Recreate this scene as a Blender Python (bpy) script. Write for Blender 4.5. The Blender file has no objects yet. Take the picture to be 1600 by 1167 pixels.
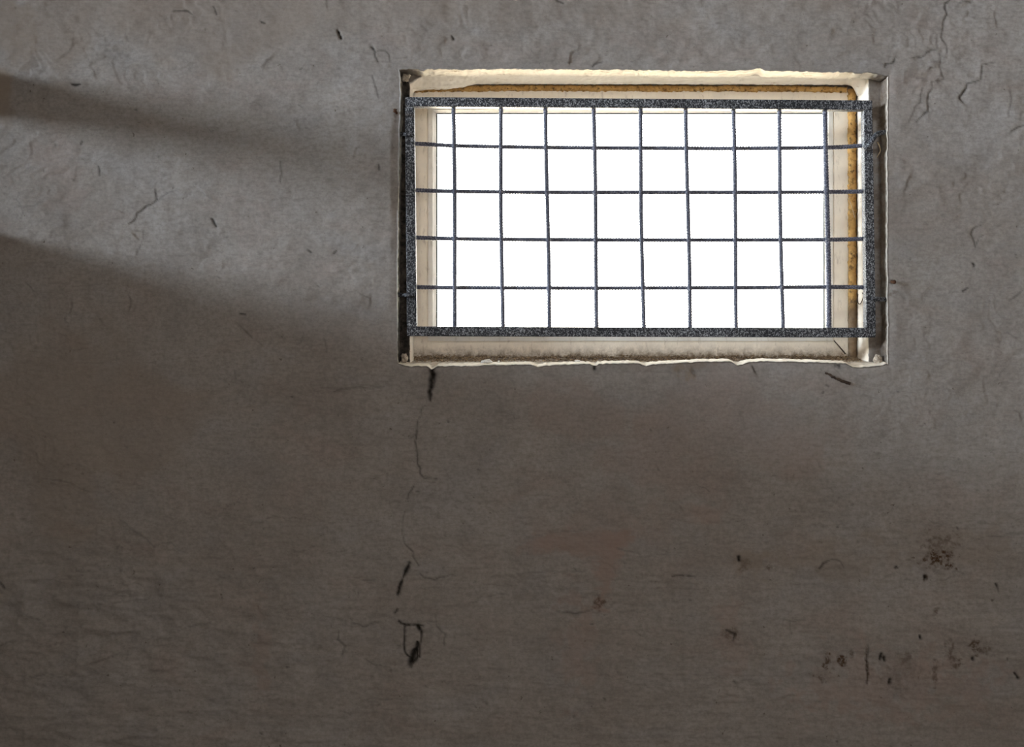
import bpy, bmesh, math, random
import numpy as np
from mathutils import Vector

random.seed(7)
rng = np.random.default_rng(11)
SC = bpy.context.scene
COL = SC.collection

# ------------------------------------------------------------------ frame of the place
# the barred wall is the plane y = 0, the room lies at y < 0, outdoors at y > 0
S = 0.00183          # metres per photo pixel on the wall plane
D = 3.0              # camera distance from the wall
ZC = 1.55            # camera height
def W(px, py, d=0.0):
    k = S * (D + d) / D
    return ((px - 800.0) * k, d, ZC + (533.0 - py) * k)
def wx(px, d=0.0): return (px - 800.0) * S * (D + d) / D
def wz(py, d=0.0): return ZC + (533.0 - py) * S * (D + d) / D

X_PART = -1.52       # inner face of the partition on the left
X_RIGHT = 3.0
X_FAR = -7.1         # far wall of the space on the left
Y_FRONT = -6.0
H = 4.0

# ------------------------------------------------------------------ helpers
def tag(o, label=None, cat=None, group=None, kind=None):
    if label: o['label'] = label
    if cat: o['category'] = cat
    if group: o['group'] = group
    if kind: o['kind'] = kind
    return o
def empty(name, loc=(0, 0, 0)):
    o = bpy.data.objects.new(name, None); COL.objects.link(o); o.location = loc
    o.empty_display_size = 0.05
    return o
def obj(name, verts, faces, mat, parent=None, smooth=False, base=None):
    me = bpy.data.meshes.new(name)
    off = Vector(base) if base is not None else (parent.matrix_basis.translation if parent is not None else Vector((0, 0, 0)))
    if parent is not None and parent.parent is not None and base is None:
        off = off + parent.parent.matrix_basis.translation
    v = np.asarray(verts, float).reshape(-1, 3) - np.array(off)
    me.from_pydata(v.tolist(), [], faces)
    if smooth:
        me.polygons.foreach_set('use_smooth', [True] * len(me.polygons))
    me.update()
    o = bpy.data.objects.new(name, me); COL.objects.link(o)
    if mat: me.materials.append(mat)
    if parent is not None: o.parent = parent
    elif base is not None: o.location = base
    return o
def bevel(o, w, seg=2):
    m = o.modifiers.new('bevel', 'BEVEL'); m.width = w; m.segments = seg; m.limit_method = 'ANGLE'
    return o
class MB:
    def __init__(s): s.v = []; s.f = []
    def add(s, vs, fs):
        n = len(s.v); s.v += [tuple(p) for p in vs]; s.f += [tuple(i + n for i in f) for f in fs]
    def box(s, x0, x1, y0, y1, z0, z1):
        s.add([(x0,y0,z0),(x1,y0,z0),(x1,y1,z0),(x0,y1,z0),(x0,y0,z1),(x1,y0,z1),(x1,y1,z1),(x0,y1,z1)],
              [(0,3,2,1),(4,5,6,7),(0,1,5,4),(1,2,6,5),(2,3,7,6),(3,0,4,7)])
    def prism(s, quad, d0, d1):
        # quad: four pixel corners (tl, tr, br, bl); front at depth d0, back at d1 straight behind it
        f = [W(x, y, d0) for x, y in quad]
        b = [(p[0], d1, p[2]) for p in f]
        s.add(f + b, [(3,2,1,0),(4,5,6,7),(0,1,5,4),(1,2,6,5),(2,3,7,6),(3,0,4,7)])
    def blob(s, c, r, n=10, m=7, jit=0.25, seed=0):
        rs = random.Random(seed); vs = []; fs = []
        for j in range(m + 1):
            t = math.pi * j / m
            for i in range(n):
                a = 2 * math.pi * i / n
                k = 1 + jit * (rs.random() - .5) * 2 * (0 if j in (0, m) else 1)
                vs.append((c[0] + r[0]*k*math.sin(t)*math.cos(a), c[1] + r[1]*k*math.sin(t)*math.sin(a), c[2] + r[2]*k*math.cos(t)))
        for j in range(m):
            for i in range(n):
                fs.append((j*n+i, (j+1)*n+i, (j+1)*n+(i+1) % n, j*n+(i+1) % n))
        s.add(vs, fs)
    def build(s, name, mat, parent=None, smooth=False, base=None):
        return obj(name, s.v, s.f, mat, parent, smooth, base)
def resample(pts, step):
    P = [Vector(p) for p in pts]; out = []
    # Catmull-Rom through the points
    n = len(P)
    for i in range(n - 1):
        p0 = P[max(i-1, 0)]; p1 = P[i]; p2 = P[i+1]; p3 = P[min(i+2, n-1)]
        k = max(2, int((p2 - p1).length / step))
        for j in range(k):
            t = j / k
            out.append(0.5*((2*p1) + (p2-p0)*t + (2*p0-5*p1+4*p2-p3)*t*t + (3*p1-p0-3*p2+p3)*t**3))
    out.append(P[-1]); return out
def rod(mb, pts, r, sides=10, step=0.0014, rib=0.0, pitch=0.0075, twist=1.0, taper=None):
    path = resample(pts, step); n = len(path); base = len(mb.v); s = 0.0; last = path[0]
    up0 = Vector((0, 1, 0))
    for i, p in enumerate(path):
        t = (path[min(i+1, n-1)] - path[max(i-1, 0)]).normalized()
        u = up0 if abs(t.dot(up0)) < 0.95 else Vector((1, 0, 0))
        a = t.cross(u).normalized(); b = t.cross(a).normalized()
        s += (p - last).length; last = p
        rr = r if taper is None else r * (taper[0] + (taper[1]-taper[0]) * i / (n-1))
        for k in range(sides):
            th = 2*math.pi*k/sides
            q = 1.0
            if rib:
                w = math.sin(2*math.pi*s/pitch + twist*th)
                q = 1 + rib * max(0.0, w)**0.7 - rib*0.3
            mb.v.append(tuple(p + (a*math.cos(th) + b*math.sin(th)) * rr * q))
    for i in range(n - 1):
        for k in range(sides):
            k2 = (k+1) % sides
            mb.f.append((base+i*sides+k, base+i*sides+k2, base+(i+1)*sides+k2, base+(i+1)*sides+k))
    mb.f.append(tuple(base + k for k in range(sides))[::-1])
    mb.f.append(tuple(base + (n-1)*sides + k for k in range(sides)))

def vnoise(x, y, seed=0):
    xi = np.floor(x).astype(np.int64); yi = np.floor(y).astype(np.int64)
    fx = x - xi; fy = y - yi
    fx = fx*fx*fx*(fx*(fx*6-15)+10); fy = fy*fy*fy*(fy*(fy*6-15)+10)
    def h(a, b):
        n = (a*374761393 + b*668265263 + seed*974634211) & 0xffffffff
        n = ((n ^ (n >> 13)) * 1274126177) & 0xffffffff
        n = n ^ (n >> 16)
        return (n & 0xffff) / 32767.5 - 1.0
    return (h(xi,yi)*(1-fx)+h(xi+1,yi)*fx)*(1-fy) + (h(xi,yi+1)*(1-fx)+h(xi+1,yi+1)*fx)*fy
def fbm(x, y, seed=0, oct=4, gain=0.5):
    x = np.asarray(x, float); y = np.asarray(y, float)
    t = np.zeros(np.broadcast(x, y).shape); a = 1.0; f = 1.0
    for o in range(oct):
        t = t + a*vnoise(x*f + 17.3*o, y*f - 9.1*o, seed+o); a *= gain; f *= 2.03
    return t
def sstep(a, b, x):
    t = np.clip((x-a)/(b-a), 0, 1); return t*t*(3-2*t)

# ------------------------------------------------------------------ materials
def mat(name):
    m = bpy.data.materials.new(name); m.use_nodes = True
    nt = m.node_tree; nt.nodes.clear()
    return m, nt
class N:
    def __init__(s, nt): s.nt = nt
    def new(s, t, **k):
        n = s.nt.nodes.new(t)
        for a, b in k.items(): setattr(n, a, b)
        return n
    def link(s, a, b): s.nt.links.new(a, b)
    def coord(s, scale=(1, 1, 1)):
        t = s.new('ShaderNodeTexCoord'); m = s.new('ShaderNodeMapping'); m.inputs['Scale'].default_value = scale
        s.link(t.outputs['Object'], m.inputs['Vector']); return m.outputs['Vector']
    def noise(s, vec, scale, detail=4, rough=0.55, dist=0.0):
        n = s.new('ShaderNodeTexNoise'); n.inputs['Scale'].default_value = scale; n.inputs['Detail'].default_value = detail
        n.inputs['Roughness'].default_value = rough; n.inputs['Distortion'].default_value = dist
        s.link(vec, n.inputs['Vector']); return n.outputs['Fac']
    def ramp(s, fac, stops):
        r = s.new('ShaderNodeValToRGB'); e = r.color_ramp.elements
        while len(e) < len(stops): e.new(0.5)
        for i, (p, c) in enumerate(stops):
            e[i].position = p; e[i].color = (c, c, c, 1) if isinstance(c, (int, float)) else (*c, 1)
        s.link(fac, r.inputs['Fac']); return r.outputs['Color']
    def mix(s, fac, a, b, mode='MIX'):
        m = s.new('ShaderNodeMix', data_type='RGBA', blend_type=mode)
        for k, v in ((0, fac), (6, a), (7, b)):
            if isinstance(v, (int, float)): m.inputs[k].default_value = v if k == 0 else (v, v, v, 1)
            elif isinstance(v, tuple): m.inputs[k].default_value = (*v, 1)
            else: s.link(v, m.inputs[k])
        return m.outputs[2]
    def math(s, op, a, b=None, clamp=False):
        m = s.new('ShaderNodeMath', operation=op, use_clamp=clamp)
        for k, v in ((0, a), (1, b)):
            if v is None: continue
            if isinstance(v, (int, float)): m.inputs[k].default_value = v
            else: s.link(v, m.inputs[k])
        return m.outputs[0]
    def attr(s, name):
        a = s.new('ShaderNodeAttribute', attribute_name=name); return a.outputs['Fac']
    def bump(s, h, strength, dist, nrm=None):
        b = s.new('ShaderNodeBump'); b.inputs['Strength'].default_value = strength; b.inputs['Distance'].default_value = dist
        s.link(h, b.inputs['Height'])
        if nrm is not None: s.link(nrm, b.inputs['Normal'])
        return b.outputs['Normal']
    def out(s, col, rough=0.8, nrm=None, metal=0.0, spec=0.3):
        p = s.new('ShaderNodeBsdfPrincipled'); o = s.new('ShaderNodeOutputMaterial')
        for k, v in (('Base Color', col), ('Roughness', rough), ('Metallic', metal), ('Specular IOR Level', spec)):
            if isinstance(v, (int, float)): p.inputs[k].default_value = v
            elif isinstance(v, tuple): p.inputs[k].default_value = (*v, 1)
            else: s.link(v, p.inputs[k])
        if nrm is not None: s.link(nrm, p.inputs['Normal'])
        s.link(p.outputs[0], o.inputs[0]); return p

def wall_material():
    m, nt = mat('grey_painted_plaster'); n = N(nt); v = n.coord(); vs = n.coord((1, 1, 3.5)); vv = n.coord((5, 5, 0.8))
    big = n.noise(v, 1.3, 5, 0.6); mid = n.noise(v, 7, 8, 0.65, 0.4); fine = n.noise(v, 95, 5, 0.7); st = n.noise(vs, 30, 6, 0.7)
    speck = n.noise(v, 55, 3, 0.6)
    hue = n.noise(n.coord((1, 1, 1.7)), 4.5, 6, 0.62, 0.5)
    c = n.mix(n.ramp(big, [(0.38, 0.0), (0.62, 1.0)]), (0.300, 0.282, 0.268), (0.262, 0.240, 0.221))
    c = n.mix(n.ramp(hue, [(0.36, 0.35), (0.50, 0.0)]), c, (0.275, 0.272, 0.278))
    c = n.mix(n.ramp(hue, [(0.52, 0.0), (0.68, 0.6)]), c, (0.275, 0.235, 0.215))
    c = n.mix(n.ramp(mid, [(0.30, 0.0), (0.70, 1.0)]), n.mix(1.0, c, (0.86, 0.85, 0.84), 'MULTIPLY'), n.mix(1.0, c, (1.08, 1.08, 1.08), 'MULTIPLY'))
    c = n.mix(n.ramp(fine, [(0.34, 0.34), (0.60, 0.0)]), c, (0.10, 0.09, 0.08))
    c = n.mix(n.ramp(st, [(0.32, 0.34), (0.52, 0.0)]), c, (0.12, 0.10, 0.09))
    c = n.mix(n.ramp(speck, [(0.26, 0.85), (0.31, 0.0)]), c, (0.10, 0.085, 0.07))
    # brown tints and stains, plus contact shade painted in at the left edge
    c = n.mix(n.math('MULTIPLY', n.attr('tint'), n.ramp(mid, [(0.35, 0.35), (0.62, 0.85)])), c, (0.245, 0.180, 0.155))
    c = n.mix(n.math('MULTIPLY', n.attr('dust_shade'), n.ramp(mid, [(0.3, 0.55), (0.6, 1.0)])), c, (0.21, 0.17, 0.135))
    pl = n.mix(n.ramp(mid, [(0.35, 0.0), (0.65, 1.0)]), (0.90, 0.83, 0.72), (0.82, 0.74, 0.62))
    pl = n.mix(n.ramp(n.noise(n.coord((0.35, 1, 1.6)), 60, 6, 0.7), [(0.30, 0.75), (0.42, 0.0)]), pl, (0.42, 0.30, 0.17))
    c = n.mix(n.attr('plaster'), c, pl)
    dm = n.ramp(n.noise(v, 34, 8, 0.75, 0.3), [(0.36, 0.35), (0.60, 1.0)])
    c = n.mix(n.math('MULTIPLY', n.attr('dirt'), dm, True), c, n.mix(fine, (0.030, 0.020, 0.012), (0.15, 0.095, 0.05)))
    c = n.mix(n.attr('soot_shade'), c, n.mix(n.ramp(n.noise(v, 40, 6, 0.7), [(0.42, 0.0), (0.66, 1.0)]), (0.012, 0.011, 0.010), (0.075, 0.062, 0.05)))  # near-black soot that also paints in the shade of the left ledge
    rm = n.ramp(n.noise(v, 80, 6, 0.75), [(0.41, 0.15), (0.54, 1.0)])
    c = n.mix(n.math('MULTIPLY', n.attr('rust'), rm, True), c, (0.055, 0.030, 0.014))
    c = n.mix(n.attr('crack'), c, (0.014, 0.012, 0.010))
    b = n.bump(n.noise(v, 20, 8, 0.62, 0.2), 0.35, 0.006)
    b = n.bump(st, 0.28, 0.003, b)
    b = n.bump(fine, 0.25, 0.0015, b)
    n.out(c, 0.85, b, spec=0.18)
    return m
def plain_wall(name, a, b):
    m, nt = mat(name); n = N(nt); v = n.coord()
    c = n.mix(n.ramp(n.noise(v, 3, 6, 0.6), [(0.35, 0.0), (0.65, 1.0)]), a, b)
    n.out(c, 0.88, n.bump(n.noise(v, 30, 6, 0.6), 0.3, 0.004), spec=0.2); return m
def pvc_material(name, base, grime, amount):
    m, nt = mat(name); n = N(nt); v = n.coord()
    c = n.mix(n.ramp(n.noise(v, 14, 6, 0.65), [(0.35, 0.0), (0.65, 1.0)]), base, tuple(k*0.88 for k in base))
    c = n.mix(n.ramp(n.noise(n.coord((1, 1, 0.3)), 70, 6, 0.75), [(0.30, amount), (0.45, 0.0)]), c, grime)
    # splashed mud that climbs from the sill, at the height of the bottom rail
    t = n.new('ShaderNodeTexCoord'); sx = n.new('ShaderNodeSeparateXYZ'); n.link(t.outputs['Object'], sx.inputs[0])
    z0 = 0.0      # the frame's own origin lies on the sill
    hgt = n.math('DIVIDE', n.math('SUBTRACT', sx.outputs['Z'], z0), 0.055)
    mud = n.math('SUBTRACT', 1.0, hgt, True)
    mud = n.math('POWER', mud, 1.3)
    mn = n.ramp(n.noise(v, 55, 8, 0.8, 0.3), [(0.32, 0.0), (0.62, 1.0)])
    mud = n.math('MULTIPLY', n.math('ADD', n.math('MULTIPLY', mn, 1.15), n.math('MULTIPLY', mud, 0.45)), mud, True)
    c = n.mix(mud, c, n.mix(n.noise(v, 160, 4, 0.7), (0.05, 0.03, 0.014), (0.20, 0.135, 0.075)))
    n.out(c, 0.45, n.bump(n.noise(v, 40, 4, 0.6), 0.1, 0.001), spec=0.4); return m
def grille_material():
    m, nt = mat('weathered_black_paint'); n = N(nt); v = n.coord()
    sp = n.noise(n.coord((1, 1, 0.70)), 330, 3, 0.60, 0.5); pt = n.noise(v, 7, 5, 0.65)
    f = n.math('MULTIPLY', n.ramp(sp, [(0.505, 0.0), (0.60, 1.0)]), n.ramp(pt, [(0.34, 0.45), (0.58, 1.0)]))
    c = n.mix(n.ramp(pt, [(0.35, 0.0), (0.7, 1.0)]), (0.006, 0.007, 0.011), (0.026, 0.029, 0.038))
    c = n.mix(f, c, (0.33, 0.345, 0.37))
    c = n.mix(n.ramp(n.noise(v, 38, 6, 0.7), [(0.68, 0.0), (0.76, 0.7)]), c, (0.13, 0.055, 0.022))
    n.out(c, n.ramp(sp, [(0.4, 0.45), (0.6, 0.75)]), n.bump(sp, 0.5, 0.0012), spec=0.25); return m
def rebar_material():
    m, nt = mat('painted_rebar_flare_tint'); n = N(nt); v = n.coord()
    sp = n.noise(v, 300, 3, 0.6)
    c = n.mix(n.ramp(sp, [(0.50, 0.0), (0.62, 1.0)]), (0.050, 0.056, 0.090), (0.24, 0.25, 0.30))  # bluish base paints the flare of the bright window onto the bars
    c = n.mix(n.ramp(n.noise(v, 24, 6, 0.7), [(0.66, 0.0), (0.75, 0.6)]), c, (0.12, 0.05, 0.02))
    n.out(c, 0.5, n.bump(sp, 0.4, 0.0008), spec=0.45); return m
def foam_material():
    m, nt = mat('aged_orange_sealing_foam'); n = N(nt); v = n.coord()
    c = n.mix(n.ramp(n.noise(v, 45, 5, 0.6), [(0.35, 0.0), (0.65, 1.0)]), (0.58, 0.36, 0.13), (0.40, 0.22, 0.07))
    c = n.mix(n.ramp(n.noise(v, 75, 6, 0.75), [(0.36, 0.95), (0.50, 0.0)]), c, (0.085, 0.05, 0.022))
    t = n.new('ShaderNodeTexCoord'); sx = n.new('ShaderNodeSeparateXYZ'); n.link(t.outputs['Object'], sx.inputs[0])
    low = n.math('DIVIDE', n.math('SUBTRACT', wz(462, 0.15)-wz(561, 0.18), sx.outputs['Z']), 0.05, True)
    c = n.mix(n.math('MULTIPLY', low, 0.85), c, n.mix(n.noise(v, 70, 6, 0.75), (0.04, 0.024, 0.012), (0.34, 0.26, 0.19)))
    n.out(c, 0.9, n.bump(n.noise(v, 60, 6, 0.6), 0.6, 0.004), spec=0.15); return m
def simple(name, a, b, scale=60, rough=0.8, bump=0.3, spec=0.3):
    m, nt = mat(name); n = N(nt); v = n.coord()
    f = n.noise(v, scale, 5, 0.65)
    n.out(n.mix(n.ramp(f, [(0.35, 0.0), (0.65, 1.0)]), a, b), rough, n.bump(f, bump, 0.002), spec=spec); return m
def glass_material():
    m, nt = mat('thin_dusty_glass'); n = N(nt)
    tr = n.new('ShaderNodeBsdfTransparent'); tr.inputs[0].default_value = (0.97, 0.985, 0.98, 1)
    gl = n.new('ShaderNodeBsdfGlossy'); gl.inputs['Roughness'].default_value = 0.03
    lw = n.new('ShaderNodeFresnel'); lw.inputs['IOR'].default_value = 1.45
    mx = n.new('ShaderNodeMixShader'); n.link(lw.outputs[0], mx.inputs[0]); n.link(tr.outputs[0], mx.inputs[1]); n.link(gl.outputs[0], mx.inputs[2])
    o = n.new('ShaderNodeOutputMaterial'); n.link(mx.outputs[0], o.inputs[0]); return m

M_WALL = wall_material()
M_ROOM = plain_wall('plain_grey_plaster', (0.36, 0.33, 0.30), (0.30, 0.27, 0.245))
M_CEIL = plain_wall('whitewashed_ceiling', (0.52, 0.49, 0.46), (0.45, 0.42, 0.39))
M_FLOOR = plain_wall('worn_concrete', (0.26, 0.235, 0.21), (0.19, 0.17, 0.15))
M_PVC = pvc_material('dirty_white_plastic', (0.89, 0.81, 0.68), (0.22, 0.15, 0.08), 0.45)
M_BEAD = pvc_material('white_plastic_bead', (0.88, 0.85, 0.78), (0.30, 0.22, 0.13), 0.35)
M_GASKET = simple('dark_green_rubber', (0.03, 0.05, 0.045), (0.05, 0.075, 0.068), 40, 0.6)
M_GRILLE = grille_material()
M_REBAR = rebar_material()
M_FOAM = foam_material()
M_GLASS = glass_material()
M_OPAQUE_PANE = simple('opaque_window_pane', (0.75, 0.78, 0.80), (0.7, 0.73, 0.75), 5, 0.5)  # opaque panes added to block sky light behind the lamps
M_CHIP = simple('white_plaster_chip', (0.80, 0.79, 0.76), (0.62, 0.60, 0.57), 50)
M_CRUMB = simple('brown_crumbs', (0.09, 0.055, 0.028), (0.42, 0.32, 0.21), 110)
M_TWIG = simple('dry_brown_twig', (0.022, 0.014, 0.010), (0.075, 0.050, 0.035), 90)
M_LUMP = simple('grimy_plaster', (0.50, 0.44, 0.36), (0.24, 0.20, 0.16), 120)
M_STRAW = simple('pale_straw', (0.55, 0.46, 0.32), (0.38, 0.28, 0.16), 90)
M_RUST = simple('rusty_iron', (0.10, 0.045, 0.022), (0.045, 0.024, 0.016), 120, 0.9)

# ------------------------------------------------------------------ wall_back: opening outline (pixels on the wall plane)
def interp(t): return lambda v: np.interp(v, [a for a, b in t], [b for a, b in t])
TOP = [(600,108),(622,108),(645,107.5),(654,108.5),(662,110),(668,107.8),(700,108.5),(800,107.5),(900,108.5),(1000,109),(1080,111),(1120,110.5),(1170,110),(1181,107.5),(1188,106),(1196,110),(1260,112),(1320,112.5),(1348,114),(1356,112.5),(1366,114.5),(1374,117),(1382,119),(1388,118),(1420,118)]
BOT = [(600,568),(621,567),(626,570),(634,573),(655,573),(667,573),(671,575.5),(674,578),(677,578),(680,575.5),(684,573),(740,572),(770,571),(820,570),(834,571),(840,574),(850,572),(900,569.5),(922,569),(928,573),(932,573),(936,569),(960,568.5),(1000,568.5),(1010,573),(1020,569.5),(1060,568),(1090,566),(1140,565.5),(1152,571),(1160,570),(1172,566),(1200,565),(1245,566),(1280,567),(1322,568),(1332,574),(1345,575),(1375,572),(1384,569),(1388,570),(1420,570)]
LEF = [(100,624),(108,623),(118,625),(150,626),(200,624.5),(300,622),(420,621),(520,620.5),(560,620.5),(568,621.5),(580,622)]
RIG = [(100,1388),(118,1388),(150,1388),(240,1387),(330,1387.5),(425,1387),(440,1388.3),(448,1387),(500,1388),(508,1389),(512,1388),(572,1388),(600,1388)]
fT, fB, fL, fR = interp(TOP), interp(BOT), interp(LEF), interp(RIG)
OX0, OX1, OY0, OY1 = 622.0, 1388.0, 110.0, 572.0
def top_edge(x): return fT(x) + 0.9*fbm(x/7.0, 0*x, 3, 3)
def bot_edge(x): return fB(x) + 0.6*fbm(x/6.0, 0*x, 5, 3)
def lef_edge(y): return fL(y) + 0.4*fbm(y/9.0, 0*y, 7, 3)
def rig_edge(y): return fR(y) + 0.5*fbm(y/8.0, 0*y, 9, 3)

STEP = 2.0
def seg(a, b, st): return np.linspace(a, b, max(2, int(round((b-a)/st))+1))
px_left = 800 + X_FAR/S; px_right = 800 + X_RIGHT/S
py_top = 533 - (H-ZC)/S; py_bot = 533 + ZC/S
gx = np.unique(np.concatenate([np.linspace(px_left, -60, 34), seg(-60, OX0, STEP), seg(OX0, OX1, STEP), seg(OX1, 1660, STEP), np.linspace(1660, px_right, 14)]))
gy = np.unique(np.concatenate([np.linspace(py_top, -60, 16), seg(-60, OY0, STEP), seg(OY0, OY1, STEP), seg(OY1, 1200, STEP), np.linspace(1200, py_bot, 6)]))
GX, GY = np.meshgrid(gx, gy)          # rows = y
i0, i1 = int(np.argmin(abs(gx-OX0))), int(np.argmin(abs(gx-OX1)))
j0, j1 = int(np.argmin(abs(gy-OY0))), int(np.argmin(abs(gy-OY1)))
PX, PY = GX.copy(), GY.copy()
def fall(v): return np.clip(1 - np.abs(v)/45.0, 0, 1)**2
inx = fall(np.maximum(np.maximum(OX0-GX, GX-OX1), 0)); iny = fall(np.maximum(np.maximum(OY0-GY, GY-OY1), 0))
cx = np.clip(GX, OX0, OX1); cy = np.clip(GY, OY0, OY1)
PY += (top_edge(cx)-OY0) * fall(GY-OY0) * inx
PY += (bot_edge(cx)-OY1) * fall(GY-OY1) * inx
PX += (lef_edge(cy)-OX0) * fall(GX-OX0) * iny
PX += (rig_edge(cy)-OX1) * fall(GX-OX1) * iny

# surface relief (metres, positive = towards the room) and the marks on the paint
R = np.zeros_like(PX)
R += 0.0060*fbm(PX/330, PY/260, 21, 3)
low = sstep(600, 900, PY); leftlow = sstep(700, 950, PY)*sstep(700, 250, PX)
R += (0.0016 + 0.0020*low) * fbm(PX/70, PY/38, 31, 4)
R += 0.0009*fbm(PX/16, PY/13, 41, 3)
R += 0.0095*leftlow*(1-np.abs(fbm(PX/80, PY/42, 51, 3)))          # lumpy trowelled ridges
R += 0.0010*low*fbm(PX/60, PY/7, 61, 3)
# trowel facets with sharp upper edges
ter = fbm(PX/120, PY/60, 71, 3)*3.0
R += 0.0014*(ter-np.floor(ter)) * sstep(-.2, .5, fbm(PX/240, PY/200, 73, 2))
A = {k: np.zeros_like(PX) for k in ('crack', 'rust', 'tint', 'dust_shade', 'plaster', 'dirt', 'soot_shade')}

def jitter(pts, amp, rs, lev=3):
    P = [np.array(p, float) for p in pts]
    for l in range(lev):
        Q = [P[0]]
        for a, b in zip(P[:-1], P[1:]):
            m = (a+b)/2; t = b-a; L = np.hypot(*t[:2])
            if L > 5:
                o = rs.normal()*amp*min(L, 25)/25; nrm = np.array([-t[1], t[0]])/(L+1e-6)
                m[:2] += nrm*o
                Q.append(m)
            Q.append(b)
        P = Q; amp *= 0.6
    return P
def crack(pts, strength=1.0, depth=0.004, lift=0.0, amp=3.0, seed=1):
    """pts: (px, py, half width px)"""
    rs = np.random.default_rng(seed)
    P = jitter([(p[0], p[1], p[2] if len(p) > 2 else 0.9) for p in pts], amp, rs)
    for a, b in zip(P[:-1], P[1:]):
        pad = 16
        x0, x1 = min(a[0], b[0])-pad, max(a[0], b[0])+pad; y0, y1 = min(a[1], b[1])-pad, max(a[1], b[1])+pad
        ia, ib = np.searchsorted(gx, [x0, x1]); ja, jb = np.searchsorted(gy, [y0, y1])
        if ib <= ia or jb <= ja: continue
        sl = (slice(ja, jb), slice(ia, ib)); X = PX[sl]; Y = PY[sl]
        t = b[:2]-a[:2]; L2 = t@t + 1e-9
        u = np.clip(((X-a[0])*t[0]+(Y-a[1])*t[1])/L2, 0, 1)
        dx = X-(a[0]+u*t[0]); dy = Y-(a[1]+u*t[1]); d = np.hypot(dx, dy)
        w = a[2]+(b[2]-a[2])*u
        d = np.maximum(0, d + 0.45*np.minimum(w, 2.5)*fbm(X/4.5, Y/4.5, 140, 2))
        k = np.exp(-(d/(w+0.6))**2) * np.minimum(1, (w+0.25)/1.3)
        A['crack'][sl] = np.maximum(A['crack'][sl], np.minimum(1, k*strength*1.15))
        DEP[sl] = np.maximum(DEP[sl], k*depth*np.where(w < 1.0, 0.6, 1.0))
        if lift:
            sgn = np.sign(t[0]*dy - t[1]*dx)
            LIFT[sl] = np.where(np.abs(LIFT[sl]) > np.exp(-d/6)*abs(lift), LIFT[sl], np.where(sgn > 0, lift, -0.2*lift)*np.exp(-d/6))
DEP = np.zeros_like(PX); LIFT = np.zeros_like(PX)
C = crack
# the long crack running down from the left end of the sill
C([(675,574,4.2),(675,580,4.0),(676,586,4.0),(674,596,3.0),(671,608,2.4),(671,618,2.0),(672,626,.6)], 1, 0.020, amp=1.0, seed=2)
C([(664,634,.4),(658,640,.5),(653,655,.4),(651,672,.9),(648,690,.8),(652,712,.7),(652,725,.8),(656,740,.7),(663,748,.7),(682,748,.6)], .7, .003, .001, 2, 3)
C([(651,676,.6),(641,686,.4)], .6, .002, 0, 2, 4)
C([(646,760,.8),(638,772,.6),(634,784,.3)], .7, .002, 0, 1.5, 5)
C([(632,800,.3),(630,840,.3),(640,857,.7),(645,870,.6),(654,884,.6)], .7, .003, 0, 2, 6)
C([(639,880,1.6),(636,889,2.4),(632,896,1.6),(629,904,.6),(625,914,1.5),(622,926,1.5),(621,930,.7)], 1, .010, 0, 1.5, 7)
C([(621,951,.9),(617,957,.9)], .9, .004, 0, 1, 8)
C([(624,970,1.2),(627,973,1.4),(634,975,1.0),(648,975,.9),(662,977,.9)], .95, .006, .002, 1, 9)
C([(653,977,2.2),(656,983,2.6),(659,988,.9),(657,1004,.6),(656,1026,.7)], 1, .008, 0, 1, 10)
C([(633,976,.9),(632,1000,1.0),(632,1014,1.0),(636,1022,1.0),(640,1026,1.0)], .9, .004, .002, 1, 11)
C([(652,1003,1.0),(652,1012,2.0),(647,1020,4.0),(643,1030,4.2),(641,1039,2.4)], 1, .022, 0, 1, 12)
C([(652,1016,1.5),(653,1024,1.2),(646,1034,2.0)], 1, .008, 0, 1, 13)
C([(655,895,.5),(664,903,.7),(679,906,.8),(695,901,.7),(712,900,.4)], .6, .003, .001, 1.5, 14)
C([(549,973,.6),(569,979,.8),(592,971,.6)], .6, .003, .001, 1.5, 15)
C([(681,960,.5),(681,975,.5),(688,984,.5),(697,990,.5),(693,1004,.7),(695,1008,.4)], .55, .002, 0, 1.5, 16)
# cracks upper right of the window
C([(1484,0,.7),(1477,5,.9),(1480,22,.8),(1475,40,.5),(1471,58,.4),(1478,68,.6),(1480,82,.5)], .75, .003, .0012, 2, 20)
C([(1465,54,.4),(1465,77,.6),(1448,82,.9),(1440,90,.9),(1424,91,.5)], .6, .003, .0012, 1.5, 21)
C([(1468,84,.4),(1468,104,.4),(1472,118,.7),(1475,124,.6),(1456,128,.5),(1457,137,.5),(1450,147,.8),(1450,172,.6)], .6, .003, .0012, 1.5, 22)
C([(1449,174,1.0),(1441,181,.7),(1432,190,.5)], .8, .003, 0, 1, 23)
C([(1441,138,.5),(1438,160,.6),(1428,168,.5),(1420,190,.4)], .5, .002, .001, 1.5, 24)
C([(1560,97,.3),(1535,101,.5),(1533,124,.6),(1511,131,.7),(1507,142,1.1),(1499,153,.9),(1505,161,.5)], .75, .004, .0016, 1.2, 25)
C([(1500,4,.5),(1518,3,.6),(1521,0,.6)], .6, .002, .001, 1, 26)
C([(1400,88,.5),(1397,96,.9),(1391,100,.6),(1384,100,.9),(1382,106,.5)], .75, .003, 0, 1, 27)
C([(1577,142,.5),(1578,165,.6),(1575,180,.4)], .45, .002, .001, 2, 28)
C([(1600,196,.8),(1590,199,.8),(1580,205,.5)], .7, .002, .001, 1, 29)
C([(1532,352,.5),(1520,358,.8),(1517,366,.8),(1522,378,.9),(1524,386,.8),(1530,370,.5),(1536,368,.4)], .6, .002, .001, 1.5, 30)
C([(1521,412,1.2),(1523,414,1.2),(1521,417,.8)], .8, .003, 0, .5, 31)
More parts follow.
